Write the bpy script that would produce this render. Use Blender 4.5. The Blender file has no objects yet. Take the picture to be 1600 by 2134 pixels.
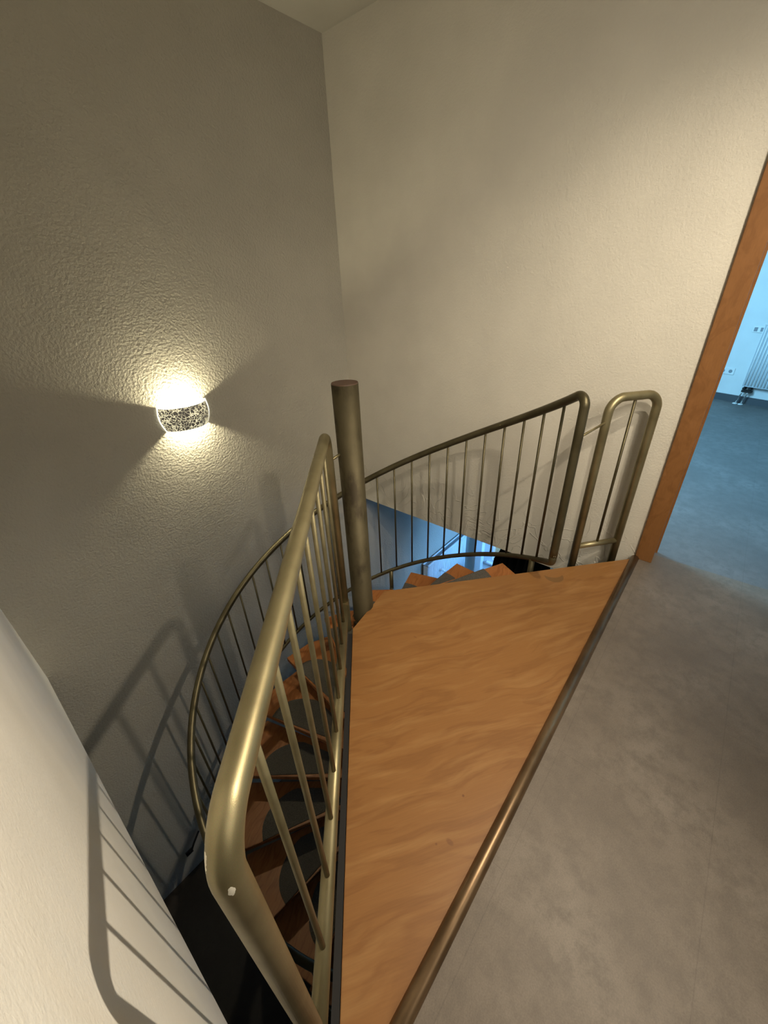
import bpy, bmesh, math, random
from mathutils import Vector, Matrix
random.seed(4)
sc = bpy.context.scene
col = sc.collection
PI = math.pi

# ------------------------------------------------------------------ materials
def srgb(r, g, b):
    f = lambda c: (c/255/12.92) if c/255 <= .04045 else ((c/255+.055)/1.055)**2.4
    return (f(r), f(g), f(b), 1)

def new_mat(name):
    m = bpy.data.materials.new(name); m.use_nodes = True
    nt = m.node_tree; b = nt.nodes['Principled BSDF']
    return m, nt, b

def N(nt, kind, **kw):
    n = nt.nodes.new(kind)
    for k, v in kw.items():
        if k in n.inputs: n.inputs[k].default_value = v
        else: setattr(n, k, v)
    return n

def mapping(nt, scale=(1, 1, 1), rot=(0, 0, 0), loc=(0, 0, 0)):
    tc = N(nt, 'ShaderNodeTexCoord'); mp = N(nt, 'ShaderNodeMapping')
    mp.inputs['Scale'].default_value = scale; mp.inputs['Rotation'].default_value = rot
    mp.inputs['Location'].default_value = loc
    nt.links.new(tc.outputs['Object'], mp.inputs['Vector'])
    return mp.outputs['Vector']

def ramp(nt, fac, stops):
    r = N(nt, 'ShaderNodeValToRGB')
    e = r.color_ramp.elements
    while len(e) > 1: e.remove(e[-1])
    e[0].position, e[0].color = stops[0]
    for p, c in stops[1:]:
        x = e.new(p); x.color = c
    nt.links.new(fac, r.inputs['Fac'])
    return r.outputs['Color']

def mixc(nt, fac, a, b, mode='MIX'):
    m = N(nt, 'ShaderNodeMix', data_type='RGBA', blend_type=mode)
    for s, v in ((0, fac), (6, a), (7, b)):
        if isinstance(v, bpy.types.NodeSocket): nt.links.new(v, m.inputs[s])
        else: m.inputs[s].default_value = v
    return m.outputs[2]

def bump(nt, b, height, strength, dist):
    n = N(nt, 'ShaderNodeBump'); n.inputs['Strength'].default_value = strength
    n.inputs['Distance'].default_value = dist
    nt.links.new(height, n.inputs['Height']); nt.links.new(n.outputs[0], b.inputs['Normal'])

def plain(name, c, rough=.6, metal=0, emis=None, es=0):
    m, nt, b = new_mat(name)
    b.inputs['Base Color'].default_value = c; b.inputs['Roughness'].default_value = rough
    b.inputs['Metallic'].default_value = metal
    if emis: b.inputs['Emission Color'].default_value = emis; b.inputs['Emission Strength'].default_value = es
    return m

def plaster(name, c, dist=.004, patch=False, sc_=95.0):
    m, nt, b = new_mat(name)
    v = mapping(nt)
    n1 = N(nt, 'ShaderNodeTexNoise', Scale=sc_, Detail=3.0, Roughness=.55); nt.links.new(v, n1.inputs['Vector'])
    n2 = N(nt, 'ShaderNodeTexNoise', Scale=3.0, Detail=4.0); nt.links.new(v, n2.inputs['Vector'])
    c2 = tuple(x*.93 for x in c[:3])+(1,)
    cc = mixc(nt, ramp(nt, n2.outputs['Fac'], [(.35, (0, 0, 0, 1)), (.65, (1, 1, 1, 1))]), c, c2)
    nt.links.new(cc, b.inputs['Base Color']); b.inputs['Roughness'].default_value = .9
    b.inputs['Specular IOR Level'].default_value = .2
    h = n1.outputs['Fac']
    if patch:   # trowel ridges low down on the wall
        n3 = N(nt, 'ShaderNodeTexNoise', Scale=5.0, Detail=2.0, Distortion=1.5)
        nt.links.new(v, n3.inputs['Vector'])
        r = ramp(nt, n3.outputs['Fac'], [(.47, (0, 0, 0, 1)), (.5, (1, 1, 1, 1)), (.53, (.2, .2, .2, 1))])
        sx = N(nt, 'ShaderNodeSeparateXYZ'); nt.links.new(v, sx.inputs[0])
        mr = N(nt, 'ShaderNodeMapRange'); nt.links.new(sx.outputs['Z'], mr.inputs[0])
        mr.inputs[1].default_value = .22; mr.inputs[2].default_value = -.02
        mu = N(nt, 'ShaderNodeMath', operation='MULTIPLY'); nt.links.new(r, mu.inputs[0]); nt.links.new(mr.outputs[0], mu.inputs[1])
        mu2 = N(nt, 'ShaderNodeMath', operation='MULTIPLY_ADD'); nt.links.new(mu.outputs[0], mu2.inputs[0]); mu2.inputs[1].default_value = 1.2
        nt.links.new(h, mu2.inputs[2]); h = mu2.outputs[0]
    bump(nt, b, h, .9, dist)
    return m

M_LEFT = plaster('rough plaster shade toned', (.47, .445, .375, 1), .0065, False, 74.0)  # left, right and near plaster tones stepped to carry each wall's light
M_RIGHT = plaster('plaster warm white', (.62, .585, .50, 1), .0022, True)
M_NEAR = plaster('plaster lit tone', (.84, .81, .74, 1), .0015)  # brightest step, with the stronger light put into the colour
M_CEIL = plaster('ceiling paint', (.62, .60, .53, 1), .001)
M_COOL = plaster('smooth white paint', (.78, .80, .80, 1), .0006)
M_WHITE = plain('white enamel', (.82, .83, .83, 1), .35)
M_RIBBACK = plain('shade toned enamel between ribs', (.50, .54, .58, 1), .5)  # greyed to paint the shade between the white ribs
M_RADTOP = plain('radiator grille grey', (.20, .21, .22, 1), .5)
M_BLACK = plain('black fabric', (.006, .006, .007, 1), .95)
M_DARK = plain('dark steel', (.008, .007, .007, 1), .7)
M_SKIRT = plain('dark grey skirting', (.07, .075, .085, 1), .6)
M_CHROME = plain('chrome fitting', (.7, .7, .7, 1), .2, 1)
M_SOCKET = plain('socket hollow', (.25, .27, .3, 1), .5)
M_FRAMEW = plain('window frame white', (.8, .82, .84, 1), .4)

def metal(name, chips=False, k=1.0, rough=.42):
    m, nt, b = new_mat(name)
    v = mapping(nt)
    n = N(nt, 'ShaderNodeTexNoise', Scale=9.0, Detail=5.0); nt.links.new(v, n.inputs['Vector'])
    c = ramp(nt, n.outputs['Fac'], [(.3, (.20*k, .165*k, .085*k, 1)), (.5, (.27*k, .23*k, .125*k, 1)), (.7, (.32*k, .275*k, .155*k, 1))])
    f = N(nt, 'ShaderNodeTexNoise', Scale=900.0, Detail=2.0); nt.links.new(v, f.inputs['Vector'])
    c = mixc(nt, .18, c, f.outputs['Color'], 'OVERLAY')
    b.inputs['Metallic'].default_value = .72; b.inputs['Roughness'].default_value = rough
    if chips:
        out = None
        for (p, r, s) in chips:
            mp = N(nt, 'ShaderNodeVectorMath', operation='DISTANCE')
            sub = N(nt, 'ShaderNodeVectorMath', operation='SUBTRACT'); nt.links.new(v, sub.inputs[0]); sub.inputs[1].default_value = p
            mul = N(nt, 'ShaderNodeVectorMath', operation='MULTIPLY'); nt.links.new(sub.outputs[0], mul.inputs[0]); mul.inputs[1].default_value = s
            ln = N(nt, 'ShaderNodeVectorMath', operation='LENGTH'); nt.links.new(mul.outputs[0], ln.inputs[0])
            nz = N(nt, 'ShaderNodeTexNoise', Scale=160.0); nt.links.new(v, nz.inputs['Vector'])
            ad = N(nt, 'ShaderNodeMath', operation='MULTIPLY_ADD'); nt.links.new(nz.outputs['Fac'], ad.inputs[0]); ad.inputs[1].default_value = r*1.2; nt.links.new(ln.outputs['Value'], ad.inputs[2])
            lt = N(nt, 'ShaderNodeMath', operation='LESS_THAN'); nt.links.new(ad.outputs[0], lt.inputs[0]); lt.inputs[1].default_value = r*1.6
            if out is None: out = lt.outputs[0]
            else:
                mx = N(nt, 'ShaderNodeMath', operation='MAXIMUM'); nt.links.new(out, mx.inputs[0]); nt.links.new(lt.outputs[0], mx.inputs[1]); out = mx.outputs[0]
        c = mixc(nt, out, c, (.85, .80, .66, 1))
        iv = N(nt, 'ShaderNodeMath', operation='MULTIPLY_ADD'); nt.links.new(out, iv.inputs[0]); iv.inputs[1].default_value = -.72; iv.inputs[2].default_value = .72
        nt.links.new(iv.outputs[0], b.inputs['Metallic'])
    nt.links.new(c, b.inputs['Base Color'])
    bump(nt, b, f.outputs['Fac'], .25, .0004)
    return m

M_METAL = metal('champagne painted steel')
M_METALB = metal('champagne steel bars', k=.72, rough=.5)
M_METALD = metal('backlit shade champagne steel', k=.42, rough=.42)  # same paint, darkened to carry the backlit shade of the spiral rails
M_METALN = metal('champagne painted steel with chips', [((.0050, .2895, .950), .0085, (1, 1, .32)), ((.0127, .2560, .9320), .0038, (1, 1, .5))])

def post_metal():
    m, nt, b = new_mat('stained brass painted steel')
    v = mapping(nt, (1, 1, .45))
    n = N(nt, 'ShaderNodeTexNoise', Scale=9.0, Detail=6.0, Roughness=.6); nt.links.new(v, n.inputs['Vector'])
    c = ramp(nt, n.outputs['Fac'], [(.38, (.045, .034, .018, 1)), (.5, (.095, .078, .042, 1)), (.75, (.13, .108, .06, 1))])
    nt.links.new(c, b.inputs['Base Color']); b.inputs['Metallic'].default_value = .7; b.inputs['Roughness'].default_value = .58
    return m
M_POST = post_metal()

def bronze():
    m, nt, b = new_mat('bronze edge tube')
    v = mapping(nt, (.3, 1, 1))
    n = N(nt, 'ShaderNodeTexNoise', Scale=25.0, Detail=5.0); nt.links.new(v, n.inputs['Vector'])
    c = ramp(nt, n.outputs['Fac'], [(.35, (.15, .095, .05, 1)), (.7, (.27, .18, .10, 1))])
    nt.links.new(c, b.inputs['Base Color']); b.inputs['Metallic'].default_value = .75; b.inputs['Roughness'].default_value = .38
    return m
M_BRONZE = bronze()

def wood(name, angle, c0, c1, c2, marks=True, scale=1.0, plank=True):
    m, nt, b = new_mat(name)
    tc = mapping(nt, (1, 1, 1), (0, 0, -angle))
    wv = N(nt, 'ShaderNodeTexNoise', Scale=2.2*scale, Detail=2.0); nt.links.new(tc, wv.inputs['Vector'])
    ad = N(nt, 'ShaderNodeVectorMath', operation='MULTIPLY_ADD'); nt.links.new(wv.outputs['Color'], ad.inputs[0])
    ad.inputs[1].default_value = (.10, .16, .1); nt.links.new(tc, ad.inputs[2])
    mp = N(nt, 'ShaderNodeMapping'); mp.inputs['Scale'].default_value = (1.3*scale, 9*scale, 6*scale); nt.links.new(ad.outputs[0], mp.inputs['Vector'])
    n1 = N(nt, 'ShaderNodeTexNoise', Scale=1.5, Detail=4.0, Roughness=.5, Distortion=.6); nt.links.new(mp.outputs[0], n1.inputs['Vector'])
    w = N(nt, 'ShaderNodeMath', operation='SINE')
    mlt = N(nt, 'ShaderNodeMath', operation='MULTIPLY'); nt.links.new(n1.outputs['Fac'], mlt.inputs[0]); mlt.inputs[1].default_value = 20
    nt.links.new(mlt.outputs[0], w.inputs[0])
    mr = N(nt, 'ShaderNodeMapRange'); nt.links.new(w.outputs[0], mr.inputs[0]); mr.inputs[1].default_value = -1; mr.inputs[2].default_value = 1
    c = ramp(nt, mr.outputs[0], [(0, c0), (.3, c1), (1, c1)])
    n2 = N(nt, 'ShaderNodeTexNoise', Scale=3.0*scale, Detail=3.0); nt.links.new(mp.outputs[0], n2.inputs['Vector'])
    c = mixc(nt, ramp(nt, n2.outputs['Fac'], [(.5, (0, 0, 0, 1)), (.72, (.9, .9, .9, 1))]), c, c2)
    mp2 = N(nt, 'ShaderNodeMapping'); mp2.inputs['Scale'].default_value = (6, 160, 20); nt.links.new(tc, mp2.inputs['Vector'])
    n3 = N(nt, 'ShaderNodeTexNoise', Scale=1.5, Detail=2.0); nt.links.new(mp2.outputs[0], n3.inputs['Vector'])
    c = mixc(nt, .12, c, n3.outputs['Fac'], 'OVERLAY')
    if marks:
        raw = mapping(nt)
        for (p, r, s, k) in [((.669, .290, 0), .005, (1, 1, 0), .55), ((.531, .256, 0), .009, (1, .6, 0), .35), ((1.13, .83, 0), .006, (1.6, .5, 0), .3), ((.50, .285, 0), .004, (1, 1, 0), .4)]:
            sub = N(nt, 'ShaderNodeVectorMath', operation='SUBTRACT'); nt.links.new(raw, sub.inputs[0]); sub.inputs[1].default_value = p
            mul = N(nt, 'ShaderNodeVectorMath', operation='MULTIPLY'); nt.links.new(sub.outputs[0], mul.inputs[0]); mul.inputs[1].default_value = s
            ln = N(nt, 'ShaderNodeVectorMath', operation='LENGTH'); nt.links.new(mul.outputs[0], ln.inputs[0])
            q = N(nt, 'ShaderNodeMapRange'); nt.links.new(ln.outputs['Value'], q.inputs[0]); q.inputs[1].default_value = r; q.inputs[2].default_value = r*.6; q.inputs[4].default_value = k
            c = mixc(nt, q.outputs[0], c, (.10, .03, .015, 1))
        # dark crescent scuff near the back edge
        def disc(p, r):
            sub = N(nt, 'ShaderNodeVectorMath', operation='SUBTRACT'); nt.links.new(raw, sub.inputs[0]); sub.inputs[1].default_value = p
            mul = N(nt, 'ShaderNodeVectorMath', operation='MULTIPLY'); nt.links.new(sub.outputs[0], mul.inputs[0]); mul.inputs[1].default_value = (1, 1, 0)
            ln = N(nt, 'ShaderNodeVectorMath', operation='LENGTH'); nt.links.new(mul.outputs[0], ln.inputs[0])
            lt = N(nt, 'ShaderNodeMath', operation='LESS_THAN'); nt.links.new(ln.outputs['Value'], lt.inputs[0]); lt.inputs[1].default_value = r
            return lt.outputs[0]
        d1 = disc((1.995, .473, 0), .052); d2 = disc((2.040, .508, 0), .068)
        s = N(nt, 'ShaderNodeMath', operation='SUBTRACT', use_clamp=True); nt.links.new(d1, s.inputs[0]); nt.links.new(d2, s.inputs[1])
        s2 = N(nt, 'ShaderNodeMath', operation='MULTIPLY'); nt.links.new(s.outputs[0], s2.inputs[0]); s2.inputs[1].default_value = .75
        c = mixc(nt, s2.outputs[0], c, (.16, .085, .03, 1))
    nt.links.new(c, b.inputs['Base Color']); b.inputs['Roughness'].default_value = .42
    b.inputs['Specular IOR Level'].default_value = .35
    return m
M_LANDING = wood('varnished beech plywood', math.radians(-34), (.24, .107, .032, 1), (.272, .125, .038, 1), (.33, .168, .058, 1))
M_TREAD = wood('orange beech tread', .4, (.27, .095, .024, 1), (.34, .125, .035, 1), (.38, .15, .045, 1), marks=False, scale=1.6)
M_FRAME = wood('orange varnished door casing', 0, (.19, .082, .025, 1), (.215, .095, .03, 1), (.24, .108, .036, 1), marks=False, scale=.8)

def vinyl(name, c1, c2, c3):
    m, nt, b = new_mat(name)
    v = mapping(nt)
    n1 = N(nt, 'ShaderNodeTexNoise', Scale=2.6, Detail=8.0, Roughness=.62); nt.links.new(v, n1.inputs['Vector'])
    c = ramp(nt, n1.outputs['Fac'], [(.3, c1), (.5, c2), (.7, c3)])
    n2 = N(nt, 'ShaderNodeTexNoise', Scale=16.0, Detail=6.0, Roughness=.7); nt.links.new(v, n2.inputs['Vector'])
    c = mixc(nt, ramp(nt, n2.outputs['Fac'], [(.38, (.8, .8, .8, 1)), (.56, (0, 0, 0, 1))]), c, tuple(x*.8 for x in c2[:3])+(1,))
    n4 = N(nt, 'ShaderNodeTexNoise', Scale=260.0, Detail=1.0); nt.links.new(v, n4.inputs['Vector'])
    c = mixc(nt, .22, c, n4.outputs['Fac'], 'OVERLAY')
    br = N(nt, 'ShaderNodeTexBrick', Scale=1.0); v2 = mapping(nt, (1, 1, 1), (0, 0, 0), (.33, .353, 0)); nt.links.new(v2, br.inputs['Vector'])
    br.inputs['Brick Width'].default_value = .9; br.inputs['Row Height'].default_value = .45; br.inputs['Mortar Size'].default_value = .0016
    br.inputs['Mortar Smooth'].default_value = .6; br.offset = .5
    c = mixc(nt, mixc(nt, br.outputs['Fac'], (0, 0, 0, 1), (.2, .2, .2, 1)), c, tuple(x*.35 for x in c1[:3])+(1,))
    nt.links.new(c, b.inputs['Base Color']); b.inputs['Roughness'].default_value = .55
    b.inputs['Specular IOR Level'].default_value = .4
    return m
M_FLOOR = vinyl('grey brown stone look vinyl', (.14, .113, .088, 1), (.178, .145, .114, 1), (.222, .186, .15, 1))
M_FLOORB = vinyl('grey stone look vinyl', (.12, .12, .12, 1), (.15, .15, .15, 1), (.19, .19, .19, 1))
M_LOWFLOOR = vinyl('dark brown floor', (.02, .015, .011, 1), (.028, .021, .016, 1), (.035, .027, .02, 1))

def carpet():
    m, nt, b = new_mat('grey stair mat pile')
    v = mapping(nt)
    n1 = N(nt, 'ShaderNodeTexNoise', Scale=260.0, Detail=3.0); nt.links.new(v, n1.inputs['Vector'])
    c = ramp(nt, n1.outputs['Fac'], [(.35, (.05, .045, .038, 1)), (.65, (.12, .108, .09, 1))])
    nt.links.new(c, b.inputs['Base Color']); b.inputs['Roughness'].default_value = 1
    bump(nt, b, n1.outputs['Fac'], .6, .002)
    return m
M_MAT = carpet()

def crackle():
    m, nt, b = new_mat('silvered crackle glass')
    v = mapping(nt)
    d = N(nt, 'ShaderNodeTexNoise', Scale=60.0, Detail=2.0); nt.links.new(v, d.inputs['Vector'])
    ad = N(nt, 'ShaderNodeVectorMath', operation='MULTIPLY_ADD'); nt.links.new(d.outputs['Color'], ad.inputs[0]); ad.inputs[1].default_value = (.03, .03, .03); nt.links.new(v, ad.inputs[2])
    vo = N(nt, 'ShaderNodeTexVoronoi', feature='DISTANCE_TO_EDGE', Scale=50.0); nt.links.new(ad.outputs[0], vo.inputs['Vector'])
    e1 = ramp(nt, vo.outputs['Distance'], [(.0, (1, 1, 1, 1)), (.05, (.9, .9, .9, 1)), (.11, (0, 0, 0, 1))])
    n2 = N(nt, 'ShaderNodeTexNoise', Scale=16.0); nt.links.new(v, n2.inputs['Vector'])
    msk = ramp(nt, n2.outputs['Fac'], [(.4, (.3, .3, .3, 1)), (.6, (1, 1, 1, 1))])
    e = mixc(nt, 1.0, e1, msk, 'MULTIPLY')
    nt.links.new(mixc(nt, e, (.10, .09, .08, 1), (.9, .85, .6, 1)), b.inputs['Base Color'])
    b.inputs['Metallic'].default_value = .3; b.inputs['Roughness'].default_value = .3
    nt.links.new(mixc(nt, e, (.05, .045, .035, 1), (.95, .86, .56, 1)), b.inputs['Emission Color'])
    b.inputs['Emission Strength'].default_value = 1.0
    return m
M_CRACKLE = crackle()
M_RIM = plain('glowing glass rim', (.9, .9, .8, 1), .2, 0, (1, .97, .78, 1), 1.6)
M_BULB = plain('glowing bulb', (1, 1, 1, 1), .3, 0, (1, .90, .62, 1), 2900)
M_GLASS, nt_, b_ = new_mat('window glass')
b_.inputs['Transmission Weight'].default_value = 1; b_.inputs['Roughness'].default_value = 0; b_.inputs['IOR'].default_value = 1.02
b_.inputs['Base Color'].default_value = (.95, 1, 1, 1)

# ------------------------------------------------------------------ mesh helpers
def link(name, bm, mat, parent=None, smooth=False, **props):
    me = bpy.data.meshes.new(name)
    bmesh.ops.recalc_face_normals(bm, faces=bm.faces)
    bm.to_mesh(me); bm.free()
    if smooth:
        for p in me.polygons: p.use_smooth = True
    me.materials.append(mat)
    o = bpy.data.objects.new(name, me); col.objects.link(o)
    if parent:
        o.parent = parent
        o.matrix_parent_inverse = Matrix.Translation(-parent.location) if False else Matrix()
        o.location = (-parent.matrix_basis.translation) if parent.parent is None and parent.type == 'EMPTY' else (0, 0, 0)
    for k, v in props.items(): o[k] = v
    return o

def box(bm, x0, x1, y0, y1, z0, z1, mtx=None):
    vs = [bm.verts.new(((x0, x1)[i], (y0, y1)[j], (z0, z1)[k])) for i in (0, 1) for j in (0, 1) for k in (0, 1)]
    if mtx:
        for v in vs: v.co = mtx @ v.co
    for f in ((0, 1, 3, 2), (4, 6, 7, 5), (0, 4, 5, 1), (2, 3, 7, 6), (0, 2, 6, 4), (1, 5, 7, 3)):
        bm.faces.new([vs[i] for i in f])
    return vs

def boxes(*bs, bevel=0, mtx=None):
    bm = bmesh.new()
    for b in bs: box(bm, *b, mtx=mtx)
    if bevel: bmesh.ops.bevel(bm, geom=bm.edges[:], offset=bevel, segments=2, affect='EDGES')
    return bm

def fillet(pts, r, seg=7):
    """round the inner corners of a polyline; r: number or list per corner"""
    pts = [Vector(p) for p in pts]; out = [pts[0]]
    for i in range(1, len(pts)-1):
        rr = r[i-1] if isinstance(r, (list, tuple)) else r
        a, b, c = pts[i-1], pts[i], pts[i+1]
        d1 = (a-b).normalized(); d2 = (c-b).normalized()
        ang = d1.angle(d2)
        t = min(rr/math.tan(ang/2), (a-b).length*.49, (c-b).length*.49) if ang < 3.1 else 0
        if t < 1e-5: out.append(b); continue
        R_ = t*math.tan(ang/2)
        ctr = b+(d1+d2).normalized()*(R_/math.sin(ang/2))
        p1, p2 = b+d1*t, b+d2*t
        v1, v2 = p1-ctr, p2-ctr; tot = v1.angle(v2)
        for k in range(seg+1):
            s = k/seg
            out.append(ctr+(v1*math.sin((1-s)*tot)+v2*math.sin(s*tot))/math.sin(tot))
    out.append(pts[-1])
    return out

def tube(bm, pts, r, seg=20, caps=True):
    pts = [Vector(p) for p in pts]; n = len(pts)
    rad = r if isinstance(r, (list, tuple)) else [r]*n
    T = []
    for i in range(n):
        a = (pts[i]-pts[i-1]).normalized() if i else None
        b = (pts[i+1]-pts[i]).normalized() if i < n-1 else None
        T.append(((a or b)+(b or a)).normalized())
    ref = Vector((0, 0, 1)) if abs(T[0].z) < .9 else Vector((1, 0, 0))
    u = (ref-T[0]*ref.dot(T[0])).normalized(); rings = []
    for i in range(n):
        u = (u-T[i]*u.dot(T[i])).normalized(); w = T[i].cross(u)
        rings.append([bm.verts.new(pts[i]+(u*math.cos(2*PI*k/seg)+w*math.sin(2*PI*k/seg))*rad[i]) for k in range(seg)])
    for i in range(n-1):
        for k in range(seg):
            bm.faces.new((rings[i][k], rings[i][(k+1) % seg], rings[i+1][(k+1) % seg], rings[i+1][k]))
    if caps:
        bm.faces.new(rings[0][::-1]); bm.faces.new(rings[-1])

def tub(pts, r, seg=20):
    bm = bmesh.new(); tube(bm, pts, r, seg); return bm

def prism(poly, z0, z1, bevel=0):
    bm = bmesh.new()
    a = [bm.verts.new((x, y, z0)) for x, y in poly]; b = [bm.verts.new((x, y, z1)) for x, y in poly]
    n = len(poly)
    bm.faces.new(a[::-1]); bm.faces.new(b)
    for i in range(n): bm.faces.new((a[i], a[(i+1) % n], b[(i+1) % n], b[i]))
    if bevel: bmesh.ops.bevel(bm, geom=bm.edges[:], offset=bevel, segments=2, affect='EDGES')
    return bm

def thing(name, loc, label, cat, group=None):
    o = bpy.data.objects.new(name, None); col.objects.link(o); o.location = loc
    o.empty_display_size = .1
    o['label'] = label; o['category'] = cat
    if group: o['group'] = group
    return o

def struct(name, bm, mat, **kw):
    return link(name, bm, mat, kind='structure', **kw)

# ------------------------------------------------------------------ key measures
U1, V0, UN, VE = 2.48, 2.53, -.13, .155       # well: right wall, left wall, near wall, floor edge
ZC, ZL, ZS, ZSN = 2.84, -3.19, -.30, -.40     # ceiling, lower floor, soffits
CX, CY = 1.1228, 1.1974                       # spiral axis
PX, PY = 1.136, 1.183
RR = 1.0589
zt = lambda th: .6448-.5671*math.radians(th)
zb = lambda th: zt(th)-.9169
def cyl(th, z, r=RR): return Vector((CX+r*math.cos(math.radians(th)), CY+r*math.sin(math.radians(th)), z))

# ------------------------------------------------------------------ setting
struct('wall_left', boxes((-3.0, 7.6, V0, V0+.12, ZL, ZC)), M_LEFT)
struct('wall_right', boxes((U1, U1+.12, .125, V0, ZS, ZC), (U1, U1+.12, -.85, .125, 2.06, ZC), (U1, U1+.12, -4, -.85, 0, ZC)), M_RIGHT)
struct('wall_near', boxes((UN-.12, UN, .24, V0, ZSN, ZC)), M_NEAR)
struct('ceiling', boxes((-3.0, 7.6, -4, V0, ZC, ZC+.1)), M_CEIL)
struct('floor', boxes((-3.0, U1+.09, -4, VE, -.30, 0)), M_FLOOR)
struct('floor_next_room', boxes((U1+.09, 7.6, -4, V0, -.30, 0)), M_FLOORB)
struct('floor_behind_wall', boxes((-3.0, UN-.12, VE, V0, ZSN, 0)), M_NEAR)
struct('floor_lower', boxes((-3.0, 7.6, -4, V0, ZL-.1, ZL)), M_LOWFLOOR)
struct('wall_behind', boxes((-3.12, -3.0, -4, V0, ZL, ZC)), M_COOL)
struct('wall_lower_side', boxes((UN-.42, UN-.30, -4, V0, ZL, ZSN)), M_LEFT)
struct('wall_camera_side', boxes((-3.0, U1, -4.12, -4, ZL, ZC), (U1, 7.6, -4.12, -4, ZL, ZC)), M_COOL)

# next room far wall, its own slightly turned run
WA, WB = Vector((7.09, .23, 0)), Vector((6.85, -.40, 0))
we = (WB-WA).normalized(); wn = Vector((-we.y, we.x, 0))
if wn.x > 0: wn = -wn
WM = Matrix(((we.x, wn.x, 0, WA.x), (we.y, wn.y, 0, WA.y), (0, 0, 1, 0), (0, 0, 0, 1)))   # local: x along wall, y into the room
struct('wall_next_room', boxes((-2.3, 4.4, -.1, 0, 0, ZC), mtx=WM), M_COOL)
struct('baseboard_next_room', boxes((-2.3, 4.4, 0, .012, 0, .085), mtx=WM), M_SKIRT)

# lower room far wall with window opening
UF = 4.8
wy0, wy1, wz0, wz1 = .9, 2.11, -2.28, -.9
struct('wall_lower_room', boxes((UF, UF+.2, wy1, V0, ZL, ZS), (UF, UF+.2, -4, wy0, ZL, ZS), (UF, UF+.2, wy0, wy1, ZL, wz0), (UF, UF+.2, wy0, wy1, wz1, ZS)), M_COOL)
struct('trim_1', boxes((UF-.10, UF, 2.20, 2.30, ZL, ZS), bevel=.004), M_COOL)
w1 = struct('window_1', boxes((UF, UF+.06, wy0, wy1, wz0, wz0+.05), (UF, UF+.06, wy0, wy1, wz1-.05, wz1), (UF, UF+.06, wy1-.05, wy1, wz0+.05, wz1-.05),
                              (UF, UF+.06, wy0, wy0+.05, wz0+.05, wz1-.05), (UF, UF+.06, 1.5, 1.55, wz0+.05, wz1-.05)), M_FRAMEW)
link('pane', boxes((UF+.025, UF+.031, wy0+.05, 1.5, wz0+.05, wz1-.05), (UF+.025, UF+.031, 1.55, wy1-.05, wz0+.05, wz1-.05)), M_GLASS, w1)
link('window_sill', boxes((UF-.05, UF+.002, wy0-.03, wy1+.03, wz0-.03, wz0), bevel=.004), M_FRAMEW, w1)

# door casing
d = struct('door_1', boxes((U1-.016, U1, .070, .157, 0, 2.06+.087), (U1-.016, U1, -.85-.087, -.85, 0, 2.147), (U1-.016, U1, -.85, .070, 2.06, 2.147), bevel=.002), M_FRAME)
link('jamb_lining', boxes((U1, U1+.12, .072, .125, 0, 2.06), (U1, U1+.12, -.85, -.80, 0, 2.06), (U1, U1+.12, -.80, .072, 2.02, 2.06)), M_FRAME, d)
link('rebate', boxes((U1+.12, U1+.135, .062, .157, 0, 2.147), (U1+.12, U1+.135, -.937, -.79, 0, 2.147)), M_FRAME, d)

# ------------------------------------------------------------------ spiral staircase
st = thing('spiral_staircase', (PX, PY, ZL), 'spiral staircase with orange beech treads turning round a thick brass-coloured post', 'staircase')
PTOP = 1.172
bm = tub([(PX, PY, ZL), (PX, PY, PTOP-.004)], .0545, 48)
o = link('center_post', bm, M_POST, st, smooth=True)
bm = tub([(PX, PY, PTOP-.006), (PX, PY, PTOP)], [.0545, .053], 48)
cap = link('post_cap', bm, plain('rusty brown cap', (.10, .055, .035, 1), .6), o)
cap.location = (0, 0, 0)

land = [(-.075, VE-.018), (2.452, VE-.018), (2.452, .175), (1.294, 1.168), (.980, 1.109), (.0676, .265)]
# left edge pushed along its own line to the floor edge
ex, ey = .980-.0676, 1.109-.265
t = (.265-(VE-.018))/ey
land = [(.0676-ex*t, VE-.018), (2.455, VE-.018), (2.455, .163), (1.294, 1.168), (.980, 1.109)]
o = link('landing_platform', prism(land, -.045, 0, .0015), M_LANDING, st)
la = [Vector((x, y, 0)) for x, y in land]
bm = bmesh.new()
for a, b in ((la[4], la[0]), (la[3], la[2])):
    dd = (b-a).normalized(); n = Vector((-dd.y, dd.x, 0))
    if n.dot(Vector((1.1, .5, 0))-a) < 0: n = -n
    o_ = -.022 if a is la[4] else .02
    p = [a+n*o_+dd*.03, b+n*o_-dd*.12, b+n*(o_+.02)-dd*.12, a+n*(o_+.02)+dd*.03]
    vs = [bm.verts.new((q.x, q.y, z)) for z in (-.16, -.004 if o_ < 0 else -.046) for q in p]
    for f in ((0, 1, 2, 3), (7, 6, 5, 4), (0, 4, 5, 1), (1, 5, 6, 2), (2, 6, 7, 3), (3, 7, 4, 0)): bm.faces.new([vs[i] for i in f])
link('landing_frame_gap_shade', bm, M_DARK, st)  # left strip is black in place of the shaded gap by the rail

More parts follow.
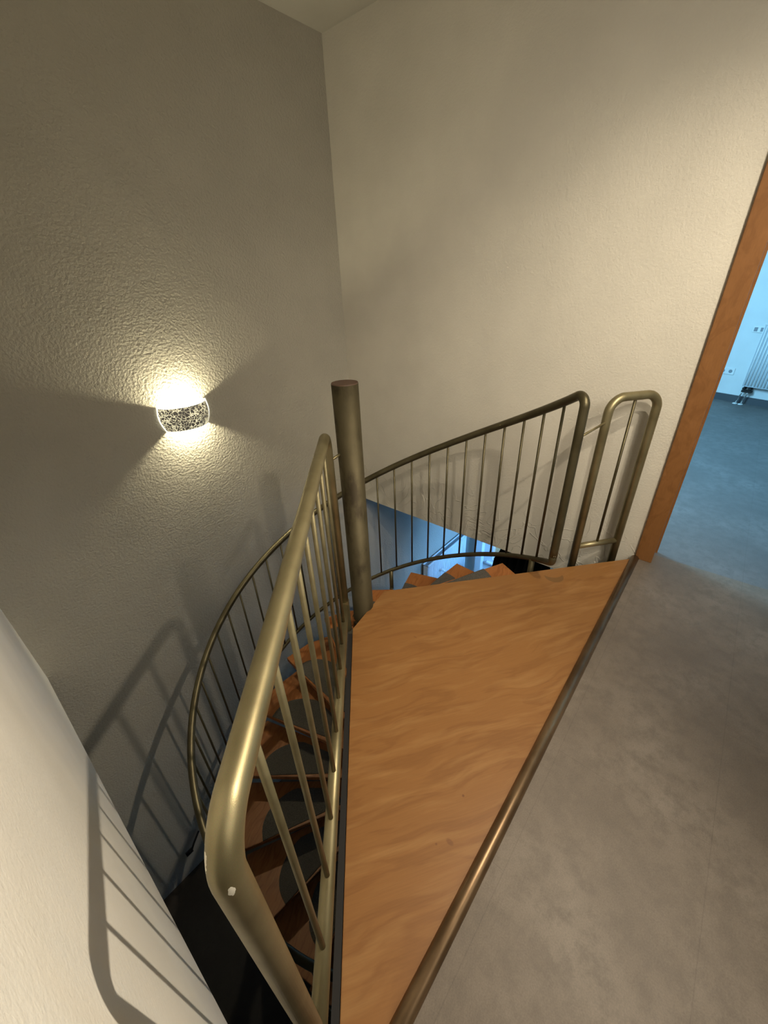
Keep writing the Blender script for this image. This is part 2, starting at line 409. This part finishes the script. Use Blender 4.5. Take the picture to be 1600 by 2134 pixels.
TR = 1.0; DA = 22.0; TH = .042
def pol(r, deg): return Vector((CX+r*math.cos(math.radians(deg)), CY+r*math.sin(math.radians(deg)), 0))
for k in range(14):
    a = -23.1+DA*k; z = -.081-.2212*k
    A = pol(TR, a); B = pol(TR, a-25.5)
    nd = Vector((-math.sin(math.radians(a)), math.cos(math.radians(a)), 0))
    bd = Vector((-math.sin(math.radians(a-25.5)), math.cos(math.radians(a-25.5)), 0))
    rd = (A-Vector((CX, CY, 0))).normalized(); rb = (B-Vector((CX, CY, 0))).normalized()
    poly = [A, pol(TR+.012, a-12.75), B, Vector((CX, CY, 0))+rb*.09-bd*.05, Vector((CX, CY, 0))-rd*.06-rb*.03, Vector((CX, CY, 0))+rd*.09+nd*.045]
    tr = link('tread', prism([(q.x, q.y) for q in poly], z-TH, z, .003), M_TREAD, st)
    # half-round mat: straight along the nosing, dome toward the riser
    rc, hw, dp = .56, .29, .235
    pts = []
    for i in range(25):
        an = PI*i/24
        rr_, off = rc+hw*math.cos(an), dp*(math.sin(an)**.8)
        lim = rr_*math.tan(math.radians(22.5))
        pts.append(Vector((CX, CY, 0))+rd*rr_-nd*min(off, lim))
    n1_ = nd*.006
    bm = bmesh.new()
    zs = z+.007
    top = [bm.verts.new((q.x, q.y, zs)) for q in pts]; bot = [bm.verts.new((q.x, q.y, z+.0005)) for q in pts]
    f0 = [bm.verts.new(((q+n1_).x, (q+n1_).y, zs-.002)) for q in (pts[0], pts[-1])]
    f1 = [bm.verts.new(((q+n1_).x, (q+n1_).y, z-.03)) for q in (pts[0], pts[-1])]
    f2 = [bm.verts.new(((q+nd*.001).x, (q+nd*.001).y, z-.03)) for q in (pts[0], pts[-1])]
    bm.faces.new(top)
    for i in range(24): bm.faces.new((bot[i], bot[i+1], top[i+1], top[i]))
    bm.faces.new((top[0], top[-1], f0[1], f0[0])); bm.faces.new((f0[0], f0[1], f1[1], f1[0])); bm.faces.new((f1[0], f1[1], f2[1], f2[0]))
    bm.faces.new((top[0], f0[0], f1[0], f2[0], bot[0])); bm.faces.new((top[-1], bot[-1], f2[1], f1[1], f0[1]))
    m_ = link('stair_mat', bm, M_MAT, tr); m_.location = (0, 0, 0)
    link('tread_collar', tub([(PX, PY, z-.10), (PX, PY, z-.002)], .064, 32), M_POST, st, smooth=False)

# ------------------------------------------------------------------ helical railing
hr = thing('spiral_railing', tuple(cyl(-43, zb(-43))), 'curved brass-coloured railing sweeping down round the outside of the spiral stairs', 'railing')
T0, T1 = -43, 262
def helix(f, a, b, st_=3):
    n = max(2, int(abs(b-a)/st_)); return [cyl(a+(b-a)*i/n, f(a+(b-a)*i/n)) for i in range(n+1)]
# rounded upper end: blend the helix into the vertical tube
top = helix(zt, -36.5, T1-4)
E0 = cyl(T0, zt(T0)); bend = fillet([cyl(-36.5, zt(-36.5)), E0, cyl(T0, .25)], .075, 10)
path = [cyl(T0, zb(T0)+.045)]+bend[::-1][:-1]+top
Lb = cyl(T1, zt(T1)); lb = fillet([top[-1], Lb, cyl(T1, zb(T1)+.1)], .07, 8)
path = path+lb[1:]+[cyl(T1, zb(T1)+.04)]
link('handrail', tub(path, .021, 18), M_METALD, hr, smooth=True)
low = helix(zb, T0+4, T1-3)
e0 = fillet([cyl(T0, zb(T0)+.06), cyl(T0, zb(T0)), low[0]], .035, 6)
e1 = fillet([low[-1], cyl(T1, zb(T1)), cyl(T1, zb(T1)+.05)], .035, 6)
pl = e0[:-1]+low+e1[1:]
rad = [max(.0155, .021-.0055*i/(len(e0)+2)) if i < len(e0)+3 else .0155 for i in range(len(pl))]
link('bottom_rail', tub(pl, rad, 16), M_METALD, hr, smooth=True)
bmb = tub([(0, 0, 0), (0, 0, .9169)], .0068, 10)
first = None
for i in range(43):
    th = -35.2+7.06*i
    if th > T1-3: break
    p = cyl(th, zb(th))
    if first is None:
        first = link('baluster', bmb, M_METALD, hr, smooth=True); base = first.location.copy(); o = first
    else:
        o = first.copy(); col.objects.link(o); o.parent = hr
    o.location = base+p
for th in (-33.4, 30.9, 97, 163, 229):
    k = max(0, math.ceil((th+23.1)/DA)); zk = -.081-.2212*k if th > -23 else -.10
    c = cyl(th, 0)
    pts = fillet([cyl(th, zb(th)), cyl(th, zk-.03), cyl(th, zk-.03, .985)], .02, 4)
    link('support_stub', tub(pts, .017, 16), M_METALD, hr, smooth=True)

# ------------------------------------------------------------------ landing panel beside the camera
P0, P1 = Vector((.0187, .2748, 0)), Vector((1.0275, 1.2050, 0))
ZTP = .985
lr = thing('landing_railing', (P0.x, P0.y, 0), 'straight brass-coloured railing panel along the left edge of the wooden landing', 'railing')
def at(s, z): q = P0.lerp(P1, s); return Vector((q.x, q.y, z))
pts = fillet([at(0, -.14), at(0, ZTP), at(1, ZTP), at(1, -.02)], [.062, .065], 12)
link('frame', tub(pts, .0210, 32), M_METALN, lr, smooth=True)
link('bottom_rail', tub([at(0, .07), at(1, .07)], .0205, 28), M_METAL, lr, smooth=True)
link('sleeve', tub([at(1, -.1), at(1, .10)], [.0235, .0235], 28), M_METAL, lr)
bmb = tub([(0, 0, .08), (0, 0, ZTP-.01)], .0075, 14); first = None
for i in range(1, 10):
    if first is None: first = link('baluster', bmb, M_METALB, lr, smooth=True); base = first.location.copy(); o = first
    else: o = first.copy(); col.objects.link(o); o.parent = lr
    q = at(i/10, 0); o.location = base+q
link('connecting_rod', tub([at(1, .865), (PX-.045, PY+.01, .885)], .006, 12), M_METAL, lr, smooth=True)
link('rod_bracket', tub([at(0, -.12), at(0, -.12)+Vector((.08, -.09, 0))], .015, 12), M_METAL, lr, smooth=True)

# ------------------------------------------------------------------ short gate panel by the right wall
GL, GR = Vector((2.197, .437, 0)), Vector((2.412, .268, 0))
g = thing('end_railing', (GL.x, GL.y, 0), 'narrow round-cornered brass-coloured railing hoop standing between landing and right wall', 'railing')
def ag(s, z): q = GL.lerp(GR, s); return Vector((q.x, q.y, z))
link('frame', tub(fillet([ag(0, -.2), ag(0, .985), ag(1, .985), ag(1, -.2)], .075, 12), .0215, 28), M_METAL, g, smooth=True)
link('bottom_rail', tub([ag(0, .115), ag(1, .115)], .0165, 20), M_METAL, g, smooth=True)
link('baluster', tub([ag(.5, .11), ag(.5, .98)], .0072, 12), M_METALD, g, smooth=True)
link('connecting_rod', tub([ag(0, .865), cyl(T0, .86)], .006, 12), M_METAL, g, smooth=True)

# ------------------------------------------------------------------ tube along the floor edge
er = link('floor_edge_tube', tub([(-1.2, VE, 0), (2.462, VE, 0)], .0215, 32), M_BRONZE, smooth=True,
          label='long bronze tube laid between wooden landing and grey floor', category='edge trim')

# ------------------------------------------------------------------ sconce
SU, SZ0, SZ1 = 1.045, .785, .925
s = thing('wall_sconce', (SU, V0, (SZ0+SZ1)/2), 'lit half-round wall lamp with silvered crackle glass shade on the left wall', 'lamp')
def shade(bm, ax, pr, z0, z1, thick, seg=40, rows=10):
    R0 = []
    for s_ in (0, 1):
        g_ = []
        for j in range(rows+1):
            t_ = j/rows; bul = 1+.10*math.sin(PI*min(1, max(0, t_)))-.10*(1-t_)
            z = z0+(z1-z0)*t_
            row = []
            for i in range(seg+1):
                an = PI*i/seg
                row.append(bm.verts.new((SU+(ax*bul-s_*thick)*math.cos(an), V0-.002-(pr*bul-s_*thick)*math.sin(an), z)))
            g_.append(row)
        R0.append(g_)
    for g_ in R0:
        for j in range(rows):
            for i in range(seg): bm.faces.new((g_[j][i], g_[j][i+1], g_[j+1][i+1], g_[j+1][i]))
    a, b = R0
    for j in (0, rows):
        for i in range(seg): bm.faces.new((a[j][i], a[j][i+1], b[j][i+1], b[j][i]))
    for j in range(rows):
        for i in (0, seg): bm.faces.new((a[j][i], a[j+1][i], b[j+1][i], b[j][i]))
bm = bmesh.new(); shade(bm, .142, .115, SZ0, SZ1, .006); link('glass_shade', bm, M_CRACKLE, s, smooth=True)
bm = bmesh.new()
for z in (SZ0, SZ1):
    bul = .9 if z == SZ0 else 1.0
    tube(bm, [(SU+.139*bul*math.cos(PI*i/30), V0-.003-.112*bul*math.sin(PI*i/30), z) for i in range(31)], .0035, 8)
for sg in (-1, 1):
    tube(bm, [(SU+sg*(.142 if sg < 0 else .151)*(1+.1*math.sin(PI*j/8)-.1*(1-j/8)), V0-.006, SZ0+(SZ1-SZ0)*j/8) for j in range(9)], .0045, 8)
link('shade_rim', bm, M_RIM, s, smooth=True)
bm = tub([(SU-.025, V0-.045, .866), (SU+.025, V0-.045, .866)], .008, 12); link('bulb', bm, M_BULB, s)
link('back_plate', boxes((SU-.05, SU+.05, V0-.012, V0, .835, .875), (SU-.034, SU-.026, V0-.055, V0-.012, .86, .872), (SU+.026, SU+.034, V0-.055, V0-.012, .86, .872)), M_CHROME, s)

# ------------------------------------------------------------------ radiators
def radiator(name, mtx, w, h, dep, z0, label, cat):
    r = thing(name, tuple(mtx @ Vector((w/2, dep/2, z0))), label, cat)
    bm = boxes((0, w, .03, .036, z0, z0+h), (0, .008, .03, dep-.006, z0, z0+h), (w-.008, w, .03, dep-.006, z0, z0+h), mtx=mtx)
    link('casing', bm, M_WHITE, r)
    link('front_panel', boxes((.004, w-.004, dep-.014, dep-.008, z0+.004, z0+h-.012), mtx=mtx), M_RIBBACK, r)
    bm = bmesh.new(); n = int(w/.034)
    for i in range(n):
        x = .02+i*(w-.04)/n
        tube(bm, [mtx @ Vector((x+.012, dep-.004, z0+.02)), mtx @ Vector((x+.012, dep-.004, z0+h-.02))], .0088, 8)
    link('front_ribs', bm, M_WHITE, r, smooth=True)
    bm = boxes((.01, w-.01, .04, dep-.016, z0+h-.012, z0+h-.006), mtx=mtx); link('top_grille', bm, M_RADTOP, r)
    bm = boxes((0, w, dep-.022, dep, z0+h-.012, z0+h+.004), (0, w, .02, .038, z0+h-.012, z0+h+.004), (0, .012, .03, dep, z0+h-.012, z0+h), (w-.012, w, .03, dep, z0+h-.012, z0+h), bevel=.002, mtx=mtx)
    link('top_rim', bm, M_WHITE, r)
    for x in (.1, w-.13): link('wall_bracket', boxes((x, x+.03, .002, .032, z0+.1, z0+h-.1), mtx=mtx), M_WHITE, r)
    return r
ra = radiator('radiator', WM @ Matrix.Translation((.35, 0, 0)), 1.0, .72, .10, .22, 'white ribbed panel radiator on the pale blue wall beyond the doorway', 'radiator')
mm = WM @ Matrix.Translation((.35, 0, 0))
for x in (.03, .09):
    link('pipe', tub([mm @ Vector((x, .06, .22)), mm @ Vector((x-.01, .07, .12)), mm @ Vector((x-.03, .08, .004))], .009, 10), M_CHROME, ra, smooth=True)
    link('floor_rosette', tub([mm @ Vector((x-.03, .08, 0)), mm @ Vector((x-.03, .08, .01))], [.03, .022], 20), M_WHITE, ra, smooth=True)
link('valve_block', boxes((.015, .12, .04, .085, .15, .18), (.02, .045, .03, .095, .185, .21), (.08, .11, .03, .095, .185, .21), bevel=.003, mtx=mm), M_DARK, ra)
MR = Matrix(((1, 0, 0, 3.585), (0, -1, 0, V0), (0, 0, 1, 0), (0, 0, 0, 1)))
rb_ = radiator('radiator', MR, 1.02, .80, .115, -2.60, 'white ribbed radiator on the lower floor seen through the spiral railing', 'radiator')
link('thermostat_valve', tub([MR @ Vector((.30, .115, -2.02)), MR @ Vector((.30, .19, -2.02))], [.02, .016], 16), M_WHITE, rb_, smooth=True)

# sockets on the far wall of the next room
so = thing('wall_socket', tuple(WM @ Vector((.1, 0, .365))), 'white double power socket low on the pale blue wall beside the doorway', 'socket')
link('cover_plate', boxes((.02, .19, 0, .012, .325, .405), bevel=.002, mtx=WM), M_WHITE, so)
for x in (.063, .147):
    link('socket_hollow', tub([WM @ Vector((x, .004, .365)), WM @ Vector((x, .0128, .365))], .021, 20), M_SOCKET, so)
sw = thing('wall_switch', tuple(WM @ Vector((.285, 0, .87))), 'small white double switch box on the wall left of the upstairs radiator', 'switch')
link('cover_plate', boxes((.215, .345, 0, .012, .835, .905), bevel=.002, mtx=WM), M_WHITE, sw)
for x in (.247, .313):
    link('rocker', boxes((x-.018, x+.018, .012, .016, .848, .892), mtx=WM), M_SOCKET, sw)

# black curtain on the lower floor
bm = bmesh.new(); rows, cols = 30, 60; grid = []
for j in range(rows+1):
    t_ = j/rows; z = -.33-2.75*t_; row = []
    wL = 1.10+.30*min(1, t_*2.2)**.9+.012*math.sin(j*1.9)
    for i in range(cols+1):
        s_ = i/cols; y = .735+(wL-.735)*s_
        row.append(bm.verts.new((2.90+.03*math.sin(s_*42+.6*math.sin(j*.4))+.01*math.sin(j*.7+s_*8), y, z)))
    grid.append(row)
for j in range(rows):
    for i in range(cols): bm.faces.new((grid[j][i], grid[j][i+1], grid[j+1][i+1], grid[j+1][i]))
cu = thing('curtain', (2.9, .95, ZS), 'black curtain hanging on the lower floor beneath the right wall', 'curtain')
c_ = link('fabric', bm, M_BLACK, cu, smooth=True)
sol = c_.modifiers.new('s', 'SOLIDIFY'); sol.thickness = .004
link('curtain_rod', tub([(2.9, .6, -.32), (2.9, 1.2, -.32)], .012, 12), M_DARK, cu, smooth=True)

# small dark bracket low on the left wall of the stairwell
bk = thing('cable_stub', (.02, V0, -2.86), 'short black cable end sticking out low on the dark stairwell wall', 'cable')
link('cable', tub(fillet([(0, V0, -2.89), (.01, V0-.03, -2.88), (.06, V0-.03, -2.80), (.13, V0-.012, -2.74)], .02, 4), .008, 10), M_BLACK, bk, smooth=True)
link('cable_plate', boxes((-.03, .03, V0-.012, V0, -2.93, -2.87), bevel=.002), M_DARK, bk)

# ------------------------------------------------------------------ lights
def area(name, loc, target, size, energy, color, sy=None):
    l = bpy.data.lights.new(name, 'AREA'); l.energy = energy; l.color = color; l.size = size
    if sy: l.shape = 'RECTANGLE'; l.size_y = sy
    o = bpy.data.objects.new(name, l); col.objects.link(o); o.location = loc
    o.rotation_euler = (Vector(target)-Vector(loc)).to_track_quat('-Z', 'Y').to_euler()
    return o
def point(name, loc, energy, color, r):
    l = bpy.data.lights.new(name, 'POINT'); l.energy = energy; l.color = color; l.shadow_soft_size = r
    o = bpy.data.objects.new(name, l); col.objects.link(o); o.location = loc; return o

def spot(name, loc, target, energy, color, r, ang, blend=1.0):
    l = bpy.data.lights.new(name, 'SPOT'); l.energy = energy; l.color = color; l.shadow_soft_size = r
    l.spot_size = math.radians(ang); l.spot_blend = blend
    o = bpy.data.objects.new(name, l); col.objects.link(o); o.location = loc
    o.rotation_euler = (Vector(target)-Vector(loc)).to_track_quat('-Z', 'Y').to_euler(); return o
WARM = (1, .87, .68)
spot('ceiling_spot', (1.56, -.43, 2.78), (-.13, .36, .25), 300, WARM, .025, 76)
spot('ceiling_spot', (1.24, -.70, 2.78), (2.48, .55, .45), 115, WARM, .02, 72)
spot('ceiling_spot', (.48, -1.06, 2.72), (2.48, 1.2, .6), 130, WARM, .035, 62)
area('room_fill', (.6, -1.9, 2.7), (.9, .3, .6), 2.2, 32, (1, .91, .76))
l_ = area('hall_fill', (.1, -1.2, 2.6), (2.48, .9, 1.1), 1.0, 12, (1, .90, .74)); l_.data.spread = math.radians(80)
area('next_room_daylight', (3.3, 1.6, 2.3), (7, -.6, .6), 1.3, 185, (.27, .66, 1))
l_ = area('lower_room_fill', (3.9, .2, -.8), (4.75, 2.2, -2.2), .8, 26, (.17, .48, 1)); l_.data.spread = math.radians(85)  # added fill to brighten the lower far wall; no patio known here
area('lower_window_light', (4.70, 1.5, -1.5), (2.6, 1.8, -2.2), 1.0, 9, (.10, .36, 1))

w = bpy.data.worlds.new('daylight'); sc.world = w; w.use_nodes = True
w.node_tree.nodes['Background'].inputs[0].default_value = (.55, .85, 1, 1)
w.node_tree.nodes['Background'].inputs[1].default_value = 3.0

# ------------------------------------------------------------------ camera
F = 832.65
cam = bpy.data.cameras.new('camera'); cam.sensor_fit = 'VERTICAL'; cam.sensor_height = 24; cam.lens = F/2134*24; cam.clip_start = .01
co = bpy.data.objects.new('camera', cam); col.objects.link(co)
fw = Vector((0.65220774, 0.57607982, -0.49270386)); rt = Vector((0.64583545, -0.76259276, -0.03672676)); up = Vector((0.39688994, 0.29425215, 0.86942167))
m = Matrix((rt, up, -fw)).transposed().to_4x4(); m.translation = (0, 0, 1.5)
co.matrix_world = m
sc.camera = co
sc.view_settings.view_transform = 'Standard'
sc.view_settings.look = 'None'
sc.view_settings.exposure = 0
sc.cycles.use_denoising = True
sc.cycles.max_bounces = 5
sc.cycles.use_adaptive_sampling = True
sc.cycles.adaptive_threshold = .12
sc.cycles.adaptive_min_samples = 16
